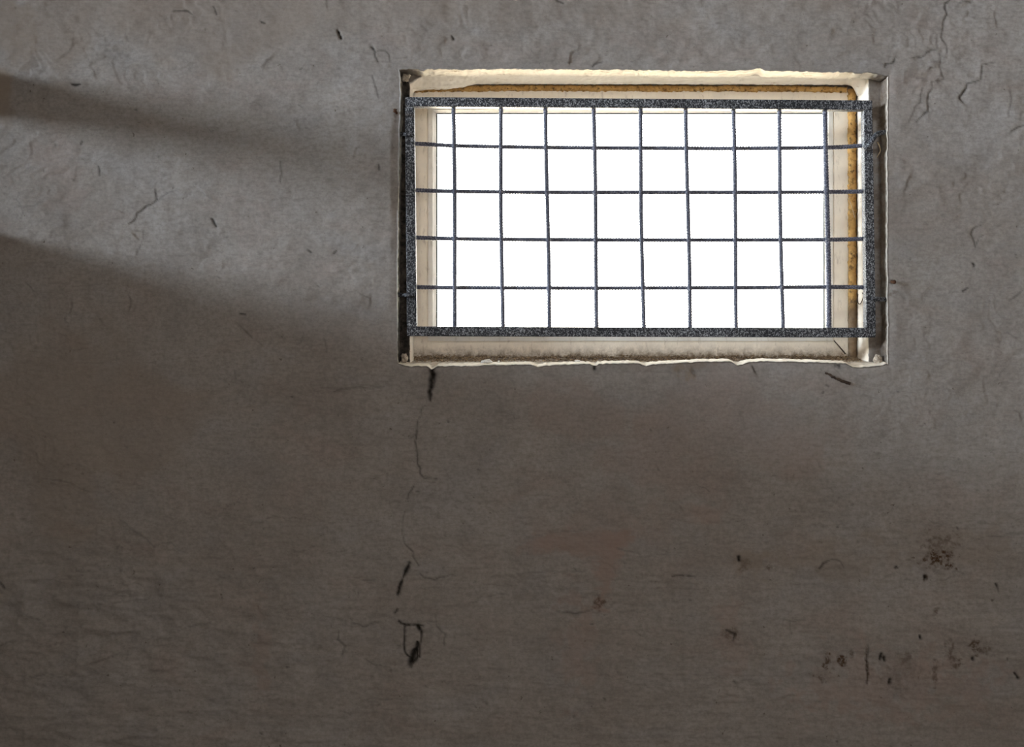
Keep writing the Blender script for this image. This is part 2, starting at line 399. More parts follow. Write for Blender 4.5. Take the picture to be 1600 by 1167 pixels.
C([(1504,455,.9),(1508,452,.9),(1513,449,.5)], .8, .002, 0, .5, 32)
C([(1577,470,.6),(1590,461,.7),(1598,454,.6)], .55, .002, 0, .6, 33)
C([(1545,470,.3),(1500,480,.3)], .3, .001, .001, 2, 34)
C([(1330,45,.4),(1345,50,.5)], .3, .001, .0, 2, 35)
# near the upper left of the window
C([(581,74,1.2),(585,79,.8),(586,88,.6),(590,96,.6)], .8, .003, .001, 1, 40)
C([(585,84,.5),(592,79,.6),(602,79,.6),(608,86,.7),(609,95,.4)], .65, .002, .0012, 1, 41)
C([(582,118,.5),(586,134,.7),(590,147,.8),(591,152,.4)], .6, .003, .001, 1, 42)
C([(528,48,1.0),(532,57,1.9),(533,60,1.2)], 1, .006, 0, .5, 43)
C([(706,56,.8),(709,61,1.4)], .9, .003, 0, .5, 44)
C([(510,0,.5),(511,12,.4)], .5, .002, .001, 1, 45)
C([(870,0,1.0),(880,4,.9)], .7, .003, 0, 1, 46)
C([(926,104,.9),(930,99,.9),(938,97,.7),(941,96,.7)], .8, .003, 0, .7, 47)
C([(986,96,.5),(1000,91,.6)], .45, .002, 0, 1, 48)
C([(612,222,.5),(614,230,.5),(612,240,.4)], .4, .002, .001, 1, 49)
# left half
C([(113,132,1.2),(118,132.5,1.8),(126,132,.7)], .9, .003, 0, .3, 50)
C([(128,221,.9),(126,225,.9)], .7, .002, 0, .3, 51)
C([(154,260,.9),(156,266,1.0),(155,275,.6)], .7, .002, 0, .5, 52)
C([(243,296,.6),(246,312,.9),(236,320,.8),(228,323,1.0),(215,333,.6),(210,345,.7),(202,350,.5)], .7, .003, .0015, 2, 53)
C([(246,315,.6),(262,302,.6),(275,298,.4)], .5, .002, .0012, 2, 54)
C([(30,322,.5),(55,322,.6),(66,315,.5),(74,307,.3)], .45, .002, .0015, 1, 55)
C([(225,360,.5),(222,380,.5),(214,398,.5)], .45, .002, .001, 1.5, 56)
C([(438,252,.6),(440,270,.6),(437,285,.5)], .5, .002, .001, 1, 57)
C([(332,342,1.2),(338,354,1.1)], .8, .003, 0, .5, 58)
C([(592,258,.8),(593,266,.9)], .8, .003, 0, .5, 59)
C([(270,17,.8),(292,16,1.0),(300,22,.5)], .7, .002, 0, .6, 60)
C([(325,200,.4),(330,206,.5),(345,198,.3)], .4, .001, .001, .6, 61)
C([(333,10,.8),(338,22,.8)], .7, .002, 0, .6, 62)
C([(408,34,1.0),(413,36,.9)], .8, .002, 0, .4, 63)
C([(482,391,1.0),(486,394,1.0)], .7, .002, 0, .4, 64); C([(522,396,1.0),(526,392,.8)], .7, .002, 0, .4, 65)
C([(375,490,1.0),(384,491,.8)], .8, .002, 0, .4, 66)
C([(370,505,.5),(388,522,.6),(394,528,.5)], .5, .002, .002, 1, 67)
C([(500,606,.4),(550,605,.6),(570,602,.6),(600,604,.4)], .45, .002, .0022, 1, 68)
C([(522,612,.6),(528,609,.8),(560,605,.5),(600,604,.4)], .5, .002, 0, 1, 69)
C([(188,812,.5),(215,832,.8),(243,854,.8),(252,848,.6),(268,848,.5),(288,862,.4)], .4, .002, .0035, 2, 70)
C([(95,905,.4),(130,898,.5)], .4, .002, .002, 1, 71)
C([(530,985,.7),(528,998,.8),(540,1008,.7),(535,1024,.8)], .55, .003, .001, 2, 72)
C([(22,940,.5),(35,956,.8),(58,966,.8),(70,978,.7),(95,976,.6),(120,980,.7),(150,976,.5)], .3, .001, .005, 3, 73)
C([(60,745,.5),(100,752,.7),(140,768,.6)], .4, .002, .005, 2, 110); C([(100,728,.4),(118,724,.5),(150,738,.5)], .35, .002, .004, 2, 111)
C([(0,1010,.5),(40,1000,.7),(88,1006,.5)], .35, .002, .006, 3, 112); C([(150,925,.5),(190,930,.7),(215,924,.5)], .35, .002, .005, 2, 113)
C([(280,985,.5),(310,975,.8),(330,972,.5)], .4, .002, .005, 2, 114); C([(120,1040,.5),(160,1030,.7),(205,1022,.5)], .35, .002, .005, 2, 115)
C([(335,905,.5),(360,900,.6)], .4, .002, .004, 1, 116); C([(40,1060,.6),(75,1050,.7),(110,1058,.5)], .35, .002, .006, 2, 117)
C([(0,905,.8),(8,918,1.2)], .6, .003, .003, 1, 74)
C([(350,795,.6),(372,784,.6),(386,780,.5)], .3, .001, .003, 1.5, 75)
C([(430,792,.6),(455,796,.6)], .3, .001, .003, 1, 76); C([(567,906,.8),(585,905,.9)], .5, .002, .002, 1, 77)
# under the window and lower right
C([(928,569,1.6),(929,577,2.0)], 1, .012, 0, .3, 80)
C([(1175,572,1.0),(1180,582,1.0)], .7, .004, .003, .5, 81)
C([(1304,571,1.0),(1312,571,1.0),(1311,574,1.2)], .8, .003, 0, .5, 82)
C([(1154,870,1.6),(1155,876,1.6)], 1, .005, 0, .3, 83)
C([(1050,900,.9),(1075,899,1.0),(1087,901,.6)], .6, .002, .002, 1, 84)
C([(1280,888,1.0),(1286,880,1.0),(1300,874,.5),(1312,876,.5),(1319,888,.5)], .7, .003, .002, .6, 85)
C([(1376,907,.5),(1402,894,.6)], .4, .002, .001, .6, 86); C([(1400,888,1.3),(1402,886,1.0)], .9, .003, 0, .3, 87)
C([(1530,842,.4),(1545,838,.5),(1565,838,.5),(1580,833,.6),(1600,833,.5)], .5, .002, .0016, 1, 88)
C([(1556,912,1.3),(1559,918,1.0),(1560,925,.5)], .8, .003, 0, .3, 89)
C([(1234,969,.5),(1236,990,.5)], .4, .001, .001, 1, 90)
C([(1446,901,1.8),(1447,904,1.8)], 1, .005, 0, .3, 91)
C([(1355,1006,.6),(1354,1030,.9),(1353,1066,.9)], .7, .002, 0, .5, 92)
C([(1376,1020,1.4),(1374,1030,1.5)], 1, .004, 0, .2, 93); C([(1380,1026,1.4),(1381,1031,1.2)], 1, .004, 0, .2, 94)
C([(1437,993,1.3),(1437,997,1.2)], 1, .003, 0, .2, 95); C([(1520,1028,1.5),(1521,1031,1.3)], 1, .004, 0, .2, 96)
C([(1389,1060,1.6),(1388,1066,1.6)], 1, .004, 0, .2, 97); C([(1586,1052,1.2),(1592,1060,1.4)], .9, .003, 0, .5, 98)
C([(1135,984,1.3),(1148,990,1.4),(1145,1000,1.2)], .7, .002, 0, 1, 99)
C([(870,955,.8),(900,958,1.0),(925,952,.6)], .5, .002, .003, 1, 100)
C([(808,896,.5),(850,893,.6),(920,893,.5)], .35, .002, .004, 1, 101)
C([(822,838,.4),(880,830,.5),(915,826,.5)], .35, .002, .002, 1, 102)
# many faint hairlines and flakes
for k in range(150):
    x, y = rng.uniform(0, 1600), rng.uniform(0, 1160)
    if 600 < x < 1410 and 90 < y < 590: continue
    a = rng.uniform(0, 6.28); P = [(x, y, .35)]
    horiz = y > 620
    for q in range(rng.integers(1, 5)):
        a += rng.normal()*0.8; L = rng.uniform(5, 17)
        x += math.cos(a)*L*(1.5 if horiz else .8); y += math.sin(a)*L*(.45 if horiz else 1.0); P.append((x, y, rng.uniform(.2, .6)))
    C(P, rng.uniform(.15, .5), .0015, rng.choice([0, .0015, .0025]), 2, 300+k)
for k in range(170):
    x, y = rng.uniform(0, 1600), rng.uniform(0, 1160)
    if 600 < x < 1410 and 90 < y < 590: continue
    C([(x, y, rng.uniform(.3, 1.1)), (x+rng.uniform(-4, 4), y+rng.uniform(-3, 3), rng.uniform(.2, .7))], rng.uniform(.3, .8), .0012, 0, .3, 600+k)
DEP *= (np.abs(PX-1005) < 1e9)
R += LIFT - DEP

def spot(name, x, y, rx, ry, s=1.0, rag=0.6, seed=0, scale=9.0):
    d = np.hypot((PX-x)/rx, (PY-y)/ry) + rag*fbm(PX/scale, PY/scale, 900+seed, 3)*0.6
    A[name][:] = np.maximum(A[name], s*sstep(1.0, 0.45, d))
spot('rust', 1462, 873, 30, 12, 1, 1, 1, 6); spot('rust', 1485, 884, 14, 6, 1, 1, 2, 5); spot('rust', 1470, 850, 30, 20, .5, 1.1, 3, 5); spot('rust', 1446, 902, 7, 7, .9, .5, 4)
spot('rust', 1292, 1033, 8, 16, .95, .8, 5, 6); spot('rust', 1316, 1033, 11, 11, 1, .8, 6, 6); spot('rust', 1329, 1022, 5, 8, .8, .6, 7, 6); spot('rust', 1354, 1045, 3, 40, .8, .5, 8, 7)
spot('rust', 1523, 1010, 9, 18, .9, .8, 9, 6); spot('rust', 1484, 1018, 8, 18, .6, 1, 10, 5); spot('rust', 1541, 1015, 12, 8, .55, 1, 11, 6); spot('rust', 1415, 1030, 10, 14, .5, 1, 12, 5)
spot('rust', 1494, 1036, 9, 9, .7, 1, 13, 5); spot('rust', 1280, 1058, 10, 8, .6, 1, 14, 5); spot('rust', 1460, 1050, 5, 20, .6, .8, 15, 5); spot('rust', 1405, 1052, 40, 30, .25, 1.2, 16, 5)
spot('rust', 1165, 884, 12, 10, .45, 1, 17, 5); spot('rust', 1201, 886, 6, 6, .6, .8, 18, 5); spot('rust', 936, 943, 12, 10, .7, 1, 19, 5); spot('rust', 1140, 990, 14, 10, .5, 1, 20, 5)
spot('rust', 1462, 956, 6, 8, .7, .6, 23, 5)
def patch(name, pts, s=1.0, soft=10, rag=7, seed=0):
    X = PX + rag*fbm(PX/11, PY/6, 950+seed, 3); Y = PY + rag*.7*fbm(PX/13, PY/8, 960+seed, 3); d = np.full(PX.shape, 1e9); ins = np.zeros(PX.shape, bool)
    for (ax, ay), (bx, by) in zip(pts, pts[1:]+pts[:1]):
        tx, ty = bx-ax, by-ay; q = np.clip(((X-ax)*tx+(Y-ay)*ty)/(tx*tx+ty*ty), 0, 1)
        d = np.minimum(d, np.hypot(X-ax-q*tx, Y-ay-q*ty))
        if ty: ins ^= ((ay > Y) != (by > Y)) & (X < (bx-ax)*(Y-ay)/ty+ax)
    A[name][:] = np.maximum(A[name], s*sstep(-soft*.3, soft, np.where(ins, d, -d)))
patch('tint', [(800,866),(836,832),(880,826),(996,822),(990,850),(975,872),(966,900),(946,960),(922,958),(934,915),(928,876),(880,868)], 1.0, 12, 8, 1); patch('tint', [(1010,812),(1050,795),(1120,800),(1100,815)], .5, 12, 9, 2)
spot('tint', 1085, 800, 60, 22, .55, .8, 3, 30); spot('tint', 930, 820, 120, 60, .35, .8, 4, 40)
spot('tint', 900, 1010, 40, 90, .5, 1, 5, 18); spot('tint', 410, 1020, 20, 70, .5, .9, 6, 16); spot('tint', 1110, 680, 200, 100, .35, 1, 7, 60); spot('tint', 940, 650, 120, 60, .35, 1, 8, 50)
spot('tint', 1400, 1070, 190, 60, .5, 1, 9, 14); spot('tint', 100, 260, 50, 70, .3, 1, 10, 40); spot('tint', 1140, 1000, 30, 60, .4, 1, 11, 14)
spot('dust_shade', 20, 60, 70, 60, .7, .8, 1, 40); spot('dust_shade', 0, 150, 30, 50, .9, .6, 2, 30); spot('dust_shade', 360, 40, 70, 40, .35, .9, 3, 40); spot('dust_shade', 1170, 880, 40, 24, .6, .9, 4, 16)  # second spot paints the contact shade beside the partition beam
spot('dust_shade', 1480, 860, 130, 40, .35, .9, 5, 40); spot('dust_shade', 1300, 880, 80, 30, .35, .9, 6, 30); spot('dust_shade', 80, 640, 190, 190, .45, .7, 7, 90); spot('dust_shade', 1079, 585, 9, 14, 1, .8, 8, 6); spot('dust_shade', 1058, 580, 8, 10, .9, .8, 9, 6); spot('dust_shade', 1080, 570, 40, 7, .7, .9, 10, 8)
spot('dust_shade', 260, 20, 420, 110, .5, .7, 20, 90); spot('dust_shade', 800, 0, 500, 70, .3, .8, 21, 80)  # broad brown tint along the top of the wall
spot('soot_shade', 1084, 581, 5, 9, .35, .9, 1, 6); spot('soot_shade', 1061, 581, 4, 6, .3, .9, 2, 6)
spot('rust', 1393, 440, 5, 7, .8, .6, 30, 5); spot('rust', 1395, 458, 6, 8, .5, 1, 31, 5); spot('rust', 618, 182, 4, 8, .5, .8, 32, 5)

# fade relief to nothing near the opening edge so that it closes onto the reveal
dedge = np.maximum(np.maximum(OX0-GX, GX-OX1), np.maximum(OY0-GY, GY-OY1))
R *= sstep(-1, 14, dedge)
R -= 0.0022*np.exp(-np.clip(dedge, 0, None)/3.0)*(0.6+0.4*fbm(PX/15, PY/15, 81, 2))   # worn, rounded arris
V = np.stack([(PX-800)*S, -R, ZC+(533-PY)*S], -1).reshape(-1, 3)
ny, nx = PX.shape
idx = np.arange(nx*ny).reshape(ny, nx)
q = np.stack([idx[:-1, :-1], idx[1:, :-1], idx[1:, 1:], idx[:-1, 1:]], -1)
keep = np.ones((ny-1, nx-1), bool); keep[j0:j1, i0:i1] = False
faces = q[keep].reshape(-1, 4)
# drop the vertices inside the hole
used = np.zeros(nx*ny, bool); used[faces.ravel()] = True
remap = -np.ones(nx*ny, np.int64); remap[used] = np.arange(used.sum())
V = V[used]; faces = remap[faces]
att = {k: a.reshape(-1)[used] for k, a in A.items()}

# reveal: rings running from the front edge back through the thickness
loop = np.concatenate([idx[j0, i0:i1], idx[j0:j1, i1], idx[j1, i1:i0:-1], idx[j1:j0:-1, i0]])
side = np.concatenate([np.full(i1-i0, 0), np.full(j1-j0, 1), np.full(i1-i0, 2), np.full(j1-j0, 3)])
lpx = GX.reshape(-1)[loop]; lpy = GY.reshape(-1)[loop]
lo = remap[loop]; R0 = V[lo].copy(); n = len(loop)
u = (lpx-OX0)/(OX1-OX0); v = (lpy-OY0)/(OY1-OY0)
c = lambda k: (lambda t: np.full_like(np.asarray(t, float), k))
def ring(d, xl, xr, yt, yb):
    f = [g if callable(g) else c(g) for g in (xl, xr, yt, yb)]
    L, Rr = f[0](lpy), f[1](lpy)
    X = np.where(side == 3, L, np.where(side == 1, Rr, L + (Rr-L)*u))
    T, B = f[2](X), f[3](X)
    Y = np.where(side == 0, T, np.where(side == 2, B, T + (B-T)*v))
    k = S*(D+d)/D
    return np.stack([(X-800)*k, np.full(n, d), ZC+(533-Y)*k], -1)
def straight(d, dt=0, db=0, dl=0, dr=0):
    P = R0.copy(); P[:, 1] = d
    P[side == 0, 2] -= dt; P[side == 2, 2] += db; P[side == 3, 0] += dl; P[side == 1, 0] -= dr
    return P
lipT = interp([(600,150),(640,150),(650,142),(664,140.5),(700,139.5),(722,137),(734,134),(742,131.2),(1000,131.5),(1300,132.5),(1322,132.5),(1330,134),(1335,140),(1339,150),(1400,152)])
# attribute sets per ring: (plaster, dirt, soot) for top, right, bottom, left; the left ledge's shade is painted in
rings = [
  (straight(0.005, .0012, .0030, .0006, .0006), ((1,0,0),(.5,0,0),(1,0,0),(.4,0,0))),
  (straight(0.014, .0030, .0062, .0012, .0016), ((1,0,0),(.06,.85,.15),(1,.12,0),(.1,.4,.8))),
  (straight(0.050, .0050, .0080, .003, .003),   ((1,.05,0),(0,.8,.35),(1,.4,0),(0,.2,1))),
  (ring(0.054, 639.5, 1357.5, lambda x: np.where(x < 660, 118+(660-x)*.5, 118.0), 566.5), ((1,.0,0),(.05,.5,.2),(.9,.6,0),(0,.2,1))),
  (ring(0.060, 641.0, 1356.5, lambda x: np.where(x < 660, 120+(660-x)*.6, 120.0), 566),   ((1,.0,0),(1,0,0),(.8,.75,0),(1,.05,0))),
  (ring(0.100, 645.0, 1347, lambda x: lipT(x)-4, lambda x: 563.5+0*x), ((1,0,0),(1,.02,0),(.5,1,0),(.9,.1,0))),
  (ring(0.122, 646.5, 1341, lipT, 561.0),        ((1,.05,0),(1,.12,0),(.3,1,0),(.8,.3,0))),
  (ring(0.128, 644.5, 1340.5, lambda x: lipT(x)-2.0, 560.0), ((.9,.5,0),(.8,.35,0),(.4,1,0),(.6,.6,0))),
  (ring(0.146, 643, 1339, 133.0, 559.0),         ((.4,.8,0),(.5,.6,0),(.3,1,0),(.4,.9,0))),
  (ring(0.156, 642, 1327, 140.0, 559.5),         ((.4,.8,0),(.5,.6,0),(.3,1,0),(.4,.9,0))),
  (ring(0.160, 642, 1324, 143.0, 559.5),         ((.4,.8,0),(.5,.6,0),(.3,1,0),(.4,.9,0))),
  (ring(0.230, 642, 1323, 143.5, 560.0),         ((.8,0,0),(.8,0,0),(.8,0,0),(.8,0,0))),
  (ring(0.350, 620, 1360, 112.0, 590.0),         ((.8,0,0),(.8,0,0),(.8,0,0),(.8,0,0))),
]
allV = [V]; allF = [faces]; allA = {k: [a] for k, a in att.items()}
def attarr(spec, k, ri=99):
    a = np.choose(side, [spec[0][k], spec[1][k], spec[2][k], spec[3][k]]).astype(float)
    if ri <= 3:      # the corners beside the lining are grey paint and grime, not white plaster
        e = np.where(side == 0, np.maximum(sstep(662, 640, lpx + 5*fbm(lpx/9, lpx*0+ri, 131, 2)), sstep(1360, 1376, lpx)*.8), 0)
        a = a*(1-e) + e*(0.05, 0.5, 0.25)[k]
    return a
prevP = R0; prevA = tuple(attarr(((.0,0,0),)*4, k) for k in range(3)); prevI = lo; count = len(V)
ang = np.arange(n)
for ri, (P, spec) in enumerate(rings):
    A1 = tuple(attarr(spec, k, ri) for k in range(3))
    ln = np.linalg.norm(P-prevP, axis=1).max(); m = max(1, int(ln/0.0045)) if ri < 11 else 2
    for s in range(1, m+1):
        t = s/m; Q = prevP*(1-t) + P*t
        amp = 0.0011 if ri < 11 else 0.0
        if ri == 0: amp = 0.0004
        dd = Q[:, 1]*900
        Q = Q.copy()
        Q[:, 2] += np.where((side == 0) | (side == 2), amp*fbm(Q[:, 0]*110, dd/7+side*40, 101, 4), 0)
        Q[:, 0] += np.where((side == 1) | (side == 3), amp*fbm(Q[:, 2]*110, dd/7+side*40, 103, 4), 0)
        Q[:, 1] += 0.6*amp*fbm((Q[:, 0]+Q[:, 2]*1.7)*90, dd/9, 105, 3)
        I = np.arange(count, count+n); count += n
        allV.append(Q); nxt = np.roll(np.arange(n), -1)
        allF.append(np.stack([prevI, I, I[nxt], prevI[nxt]], -1)[:, ::-1])
        for kk, key in enumerate(('plaster', 'dirt', 'soot_shade')): allA[key].append(prevA[kk]*(1-t)+A1[kk]*t)
        for key in ('crack', 'rust', 'tint', 'dust_shade'): allA[key].append(np.zeros(n))
        prevI = I
    prevP = P; prevA = A1
# outside face of the wall
O = prevP.copy(); O[:, 1] = 0.35
O[:, 0] = np.where(side == 1, X_RIGHT, np.where(side == 3, X_FAR, X_FAR+(X_RIGHT-X_FAR)*u))
O[:, 2] = np.where(side == 0, H, np.where(side == 2, 0.0, H*(1-v)))
I = np.arange(count, count+n); count += n; nxt = np.roll(np.arange(n), -1)
allV.append(O); allF.append(np.stack([prevI, I, I[nxt], prevI[nxt]], -1)[:, ::-1])
for key in allA: allA[key].append(np.zeros(n))
VV = np.concatenate(allV); FF = np.concatenate(allF).astype(np.int32)
AA = {k: np.concatenate(a) for k, a in allA.items()}
# grime blotches on the two ledges beside the grille, with the left one's shade painted in
me = bpy.data.meshes.new('wall_back')
me.vertices.add(len(VV)); me.vertices.foreach_set('co', VV.astype(np.float32).ravel())
me.loops.add(FF.size); me.loops.foreach_set('vertex_index', FF.ravel())
me.polygons.add(len(FF)); me.polygons.foreach_set('loop_start', np.arange(0, FF.size, 4, dtype=np.int32))
me.polygons.foreach_set('loop_total', np.full(len(FF), 4, np.int32))
me.update(calc_edges=True); me.polygons.foreach_set('use_smooth', np.ones(len(FF), bool))
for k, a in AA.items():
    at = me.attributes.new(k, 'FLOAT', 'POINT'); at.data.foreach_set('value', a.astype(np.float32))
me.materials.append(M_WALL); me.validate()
wall = bpy.data.objects.new('wall_back', me); COL.objects.link(wall)
tag(wall, 'stained and cracked grey plaster wall around the barred window', 'wall', None, 'structure')

# ------------------------------------------------------------------ the rest of the shell
def struct(name, mb, m, label, cat):
    o = mb.build(name, m); tag(o, label, cat, None, 'structure'); return o
b = MB(); b.box(X_FAR-.2, X_RIGHT+.2, Y_FRONT-.2, .35, -.12, 0); struct('floor', b, M_FLOOR, 'worn concrete floor of the bare room', 'floor')
b = MB(); b.box(X_FAR-.2, X_RIGHT+.2, Y_FRONT-.2, .35, H, H+.15); struct('ceiling', b, M_CEIL, 'whitewashed ceiling over the bare room', 'ceiling')
b = MB(); b.box(X_RIGHT, X_RIGHT+.2, Y_FRONT, .35, 0, H); struct('wall_right', b, M_ROOM, 'plain grey plaster wall on the right side of the room', 'wall')
# partition with an open band above it and a beam across the band
PT, BB, BT = wz(358.5), wz(168), wz(109)
b = MB()
prof = [(-.004, PT), (-.30, PT+.005), (-.46, PT+.03), (-.58, PT+.085), (-.75, PT+.105), (-3.2, PT+.11)]  # unseen top edge, stepped to raise its shadow line on the right
for (ya, za), (yb, zb) in zip(prof[:-1], prof[1:]):
    b.add([(X_PART-.10, yb, 0), (X_PART, yb, 0), (X_PART, ya, 0), (X_PART-.10, ya, 0), (X_PART-.10, yb, zb), (X_PART, yb, zb), (X_PART, ya, za), (X_PART-.10, ya, za)],
          [(0,3,2,1),(4,5,6,7),(0,1,5,4),(1,2,6,5),(2,3,7,6),(3,0,4,7)])
b.box(X_PART-.10, X_PART, -3.2, -.004, BB, BT); b.box(X_PART-.10, X_PART, -3.2, -.004, 3.62, H)
b.box(X_PART-.10, X_PART, Y_FRONT, -3.2, 0, H)
struct('wall_left', b, M_ROOM, 'partition wall on the left with an open band under the beam', 'wall')
# far wall of the left space with a window, wall behind the viewer with two openings; opaque panes added to keep the sky out
LZ, LH, LY, LW = 3.10, 0.62, -2.3, 1.6
b = MB(); y0, y1, z0, z1 = LY-LW/2-.05, LY+LW/2+.05, LZ-LH/2-.05, LZ+LH/2+.05
b.box(X_FAR-.2, X_FAR, Y_FRONT, y0, 0, H); b.box(X_FAR-.2, X_FAR, y1, .35, 0, H); b.box(X_FAR-.2, X_FAR, y0, y1, 0, z0); b.box(X_FAR-.2, X_FAR, y0, y1, z1, H)
struct('wall_far', b, M_ROOM, 'far grey wall of the next room beyond the partition', 'wall')
b = MB(); b.box(X_FAR-.14, X_FAR-.12, y0, y1, z0, z1); struct('window_2', b, M_OPAQUE_PANE, 'window high in the far wall, closed by an added opaque pane', 'window')
FW = [(-0.6, 0.7), (1.2, 2.5)]; FZ = (1.3, 2.9)
b = MB(); b.box(X_FAR-.2, FW[0][0], Y_FRONT-.2, Y_FRONT, 0, H); b.box(FW[0][1], FW[1][0], Y_FRONT-.2, Y_FRONT, 0, H); b.box(FW[1][1], X_RIGHT+.2, Y_FRONT-.2, Y_FRONT, 0, H)
for x0, x1 in FW:
    b.box(x0, x1, Y_FRONT-.2, Y_FRONT, 0, FZ[0]); b.box(x0, x1, Y_FRONT-.2, Y_FRONT, FZ[1], H)
struct('wall_front', b, M_ROOM, 'grey wall behind the viewer with two added window openings', 'wall')
for k, (x0, x1) in enumerate(FW):
    b = MB(); b.box(x0, x1, Y_FRONT-.14, Y_FRONT-.12, *FZ)
    struct('window_%d' % (k+3), b, M_OPAQUE_PANE, ['added opaque pane behind the viewer, nearer the partition', 'added opaque pane behind the viewer, nearer the right wall'][k], 'window')

# ------------------------------------------------------------------ window_1: plastic frame, bead, gasket, pane, foam
win = empty('window_1', W(983, 561, 0.18)); tag(win, 'dirty white plastic framed window behind the black grille', 'window', None, 'structure')
def rect_rings(name, specs, m, parent, close=True, smooth=False):
    """specs: (xl, xr, yt, yb in pixels seen at depth d, d)"""
    mb = MB(); k = len(specs)
    for xl, xr, yt, yb, d in specs:
        mb.v += [W(xl, yt, d), W(xr, yt, d), W(xr, yb, d), W(xl, yb, d)]
    for i in range(k if close else k-1):
        a, c2 = i*4, ((i+1) % k)*4
        for e in range(4):
            f = (e+1) % 4; mb.f.append((a+e, c2+e, c2+f, a+f))
    return mb.build(name, m, parent, smooth)
fr = rect_rings('window_frame', [
    (640, 1326, 141, 561, 0.225), (640, 1326, 141, 561, 0.152), (641, 1325, 142, 560, 0.150), (667, 1303.6, 163, 534.6, 0.150),
    (667.8, 1302.8, 163.8, 533.8, 0.1535), (668.6, 1302, 164.4, 533.2, 0.1535), (668.6, 1302, 164.4, 533.2, 0.156), (672.5, 1298, 168, 529, 0.157), (672.5, 1298, 168, 529, 0.225)], M_PVC, win)
bd = rect_rings('glazing_bead', [
    (668.8, 1301.8, 164.6, 533.0, 0.20), (668.8, 1301.8, 164.6, 533.0, 0.1512), (669.4, 1301.2, 165.2, 532.4, 0.1500), (674.6, 1295.6, 170.0, 525.6, 0.1500),
    (676.0, 1294.2, 171.4, 524.2, 0.1506), (681.8, 1288.2, 177.0, 518.2, 0.168), (682.0, 1288.0, 177.2, 518.0, 0.20)], M_BEAD, win)
gk = rect_rings('gasket', [
    (681.6, 1288.4, 176.8, 518.4, 0.185), (681.6, 1288.4, 176.8, 518.4, 0.170), (682.4, 1287.6, 177.6, 517.6, 0.1690), (683.6, 1286.4, 178.8, 516.4, 0.1700), (683.8, 1286.2, 179.0, 516.2, 0.185)], M_GASKET, win)
gk['label'] = 'dark green rubber gasket'
b = MB(); b.prism([(682.5, 178), (1287.5, 178), (1287.5, 517.5), (682.5, 517.5)], 0.174, 0.180); pane = b.build('pane', M_GLASS, win); pane['label'] = 'clear glass pane'
def foam(name, pts, r, seed):
    mb = MB(); rod(mb, pts, r, 10, 0.004); rs = np.random.default_rng(seed)
    P = np.array(mb.v); P += 0.0022*np.stack([fbm(P[:, 0]*140, P[:, 2]*140, seed, 3), fbm(P[:, 0]*150, P[:, 2]*150, seed+9, 3), fbm(P[:, 0]*140, P[:, 2]*140, seed+5, 3)], -1)
    mb.v = [tuple(p) for p in P]
    o = mb.build(name, M_FOAM, win, True); o['label'] = 'yellowed orange sealing foam'; return o
foam('sealing_foam', [W(642, 139.5, .150), W(800, 137.5, .149), W(1000, 138, .149), W(1200, 138.5, .149), W(1322, 140, .149)], 0.0095, 201)
foam('sealing_foam', [W(1331, 140, .147), W(1331.5, 250, .146), W(1332, 350, .146), W(1332, 470, .146), W(1333, 560, .148)], 0.0125, 211)

# ------------------------------------------------------------------ the welded grille
gr = empty('window_grille', W(1000, 527, 0.02)); tag(gr, 'black welded steel bar grille in front of the bright window', 'grille')
def rail(quad):
    b = MB(); b.prism(quad, 0.006, 0.036); o = b.build('frame_rail', M_GRILLE, gr); bevel(o, 0.0025, 2)
rail([(632.5, 151.3), (1363.5, 156.5), (1363.5, 171.5), (632.5, 166.0)])       # top
rail([(635.8, 510.0), (1368.8, 512.0), (1368.8, 527.3), (635.8, 525.2)])       # bottom
rail([(632.5, 166.2), (647.0, 166.4), (651.0, 509.9), (635.8, 509.9)])         # left
rail([(1350.0, 171.6), (1363.5, 171.6), (1368.8, 511.9), (1354.0, 511.9)])     # right
V_TOP = [708.5, 782, 853, 927.5, 1000, 1072, 1146, 1217, 1289.5]
V_BOT = [711.5, 785.5, 858, 933, 1005.5, 1078, 1151, 1223, 1295]
for k, (a, c2) in enumerate(zip(V_TOP, V_BOT)):
    b = MB(); yt, yb = 168 + k*.4, 513
    mid = [(a+(c2-a)*t + 0.9*math.sin(k*2.1+t*5), yt+(yb-yt)*t) for t in (0, .25, .5, .75, 1)]
    rod(b, [W(x, y, .019) for x, y in mid], 0.0062 + (0.0010 if k == 8 else 0), 10, .0014, .16, .0082, 1.0)
    b.build('vertical_bar', M_REBAR, gr, True)
H_ROWS = [[(646,224.5),(660,225),(720,228),(855,230.5),(1000,231.5),(1150,232),(1292,230.5),(1340,228),(1353,227)],
          [(647,297),(710,299),(855,300.5),(1000,300.5),(1150,300.5),(1292,300),(1355,299)],
          [(647,371),(710,373),(855,374.5),(1000,375),(1150,375),(1292,374.5),(1355,373)],
          [(648,448.5),(710,449.5),(855,450),(1000,450),(1150,449.5),(1292,448.5),(1357,449)]]
for k, row in enumerate(H_ROWS):
    b = MB(); rod(b, [W(x, y, .0315) for x, y in row], 0.0060, 10, .0014, .16, .0082, -1.0)
    for a, c2 in zip(V_TOP, V_BOT):       # weld beads where the bars cross
        t = (row[0][1]-168)/345; x = a+(c2-a)*t; yy = np.interp(x, [p[0] for p in row], [p[1] for p in row])
        p = W(x-1.6, yy+1.5, .0262); b.blob(p, (.0052, .0050, .0055), 8, 6, .3, k*31+int(x))
    b.build('horizontal_bar', M_REBAR, gr, True)
def pin(pts, r, label=None):
    b = MB(); rod(b, pts, r, 10, .0014, .14, .008, 1.0)
    o = b.build('anchor_pin', M_GRILLE, gr, True)
    if label: o['label'] = label
pin([W(1350, 233, .003), W(1358, 227, .000), W(1364, 217, .0005), W(1370, 210, .008), W(1378, 207, .016), W(1392, 206, .022)], .0068, 'bent rebar anchor')
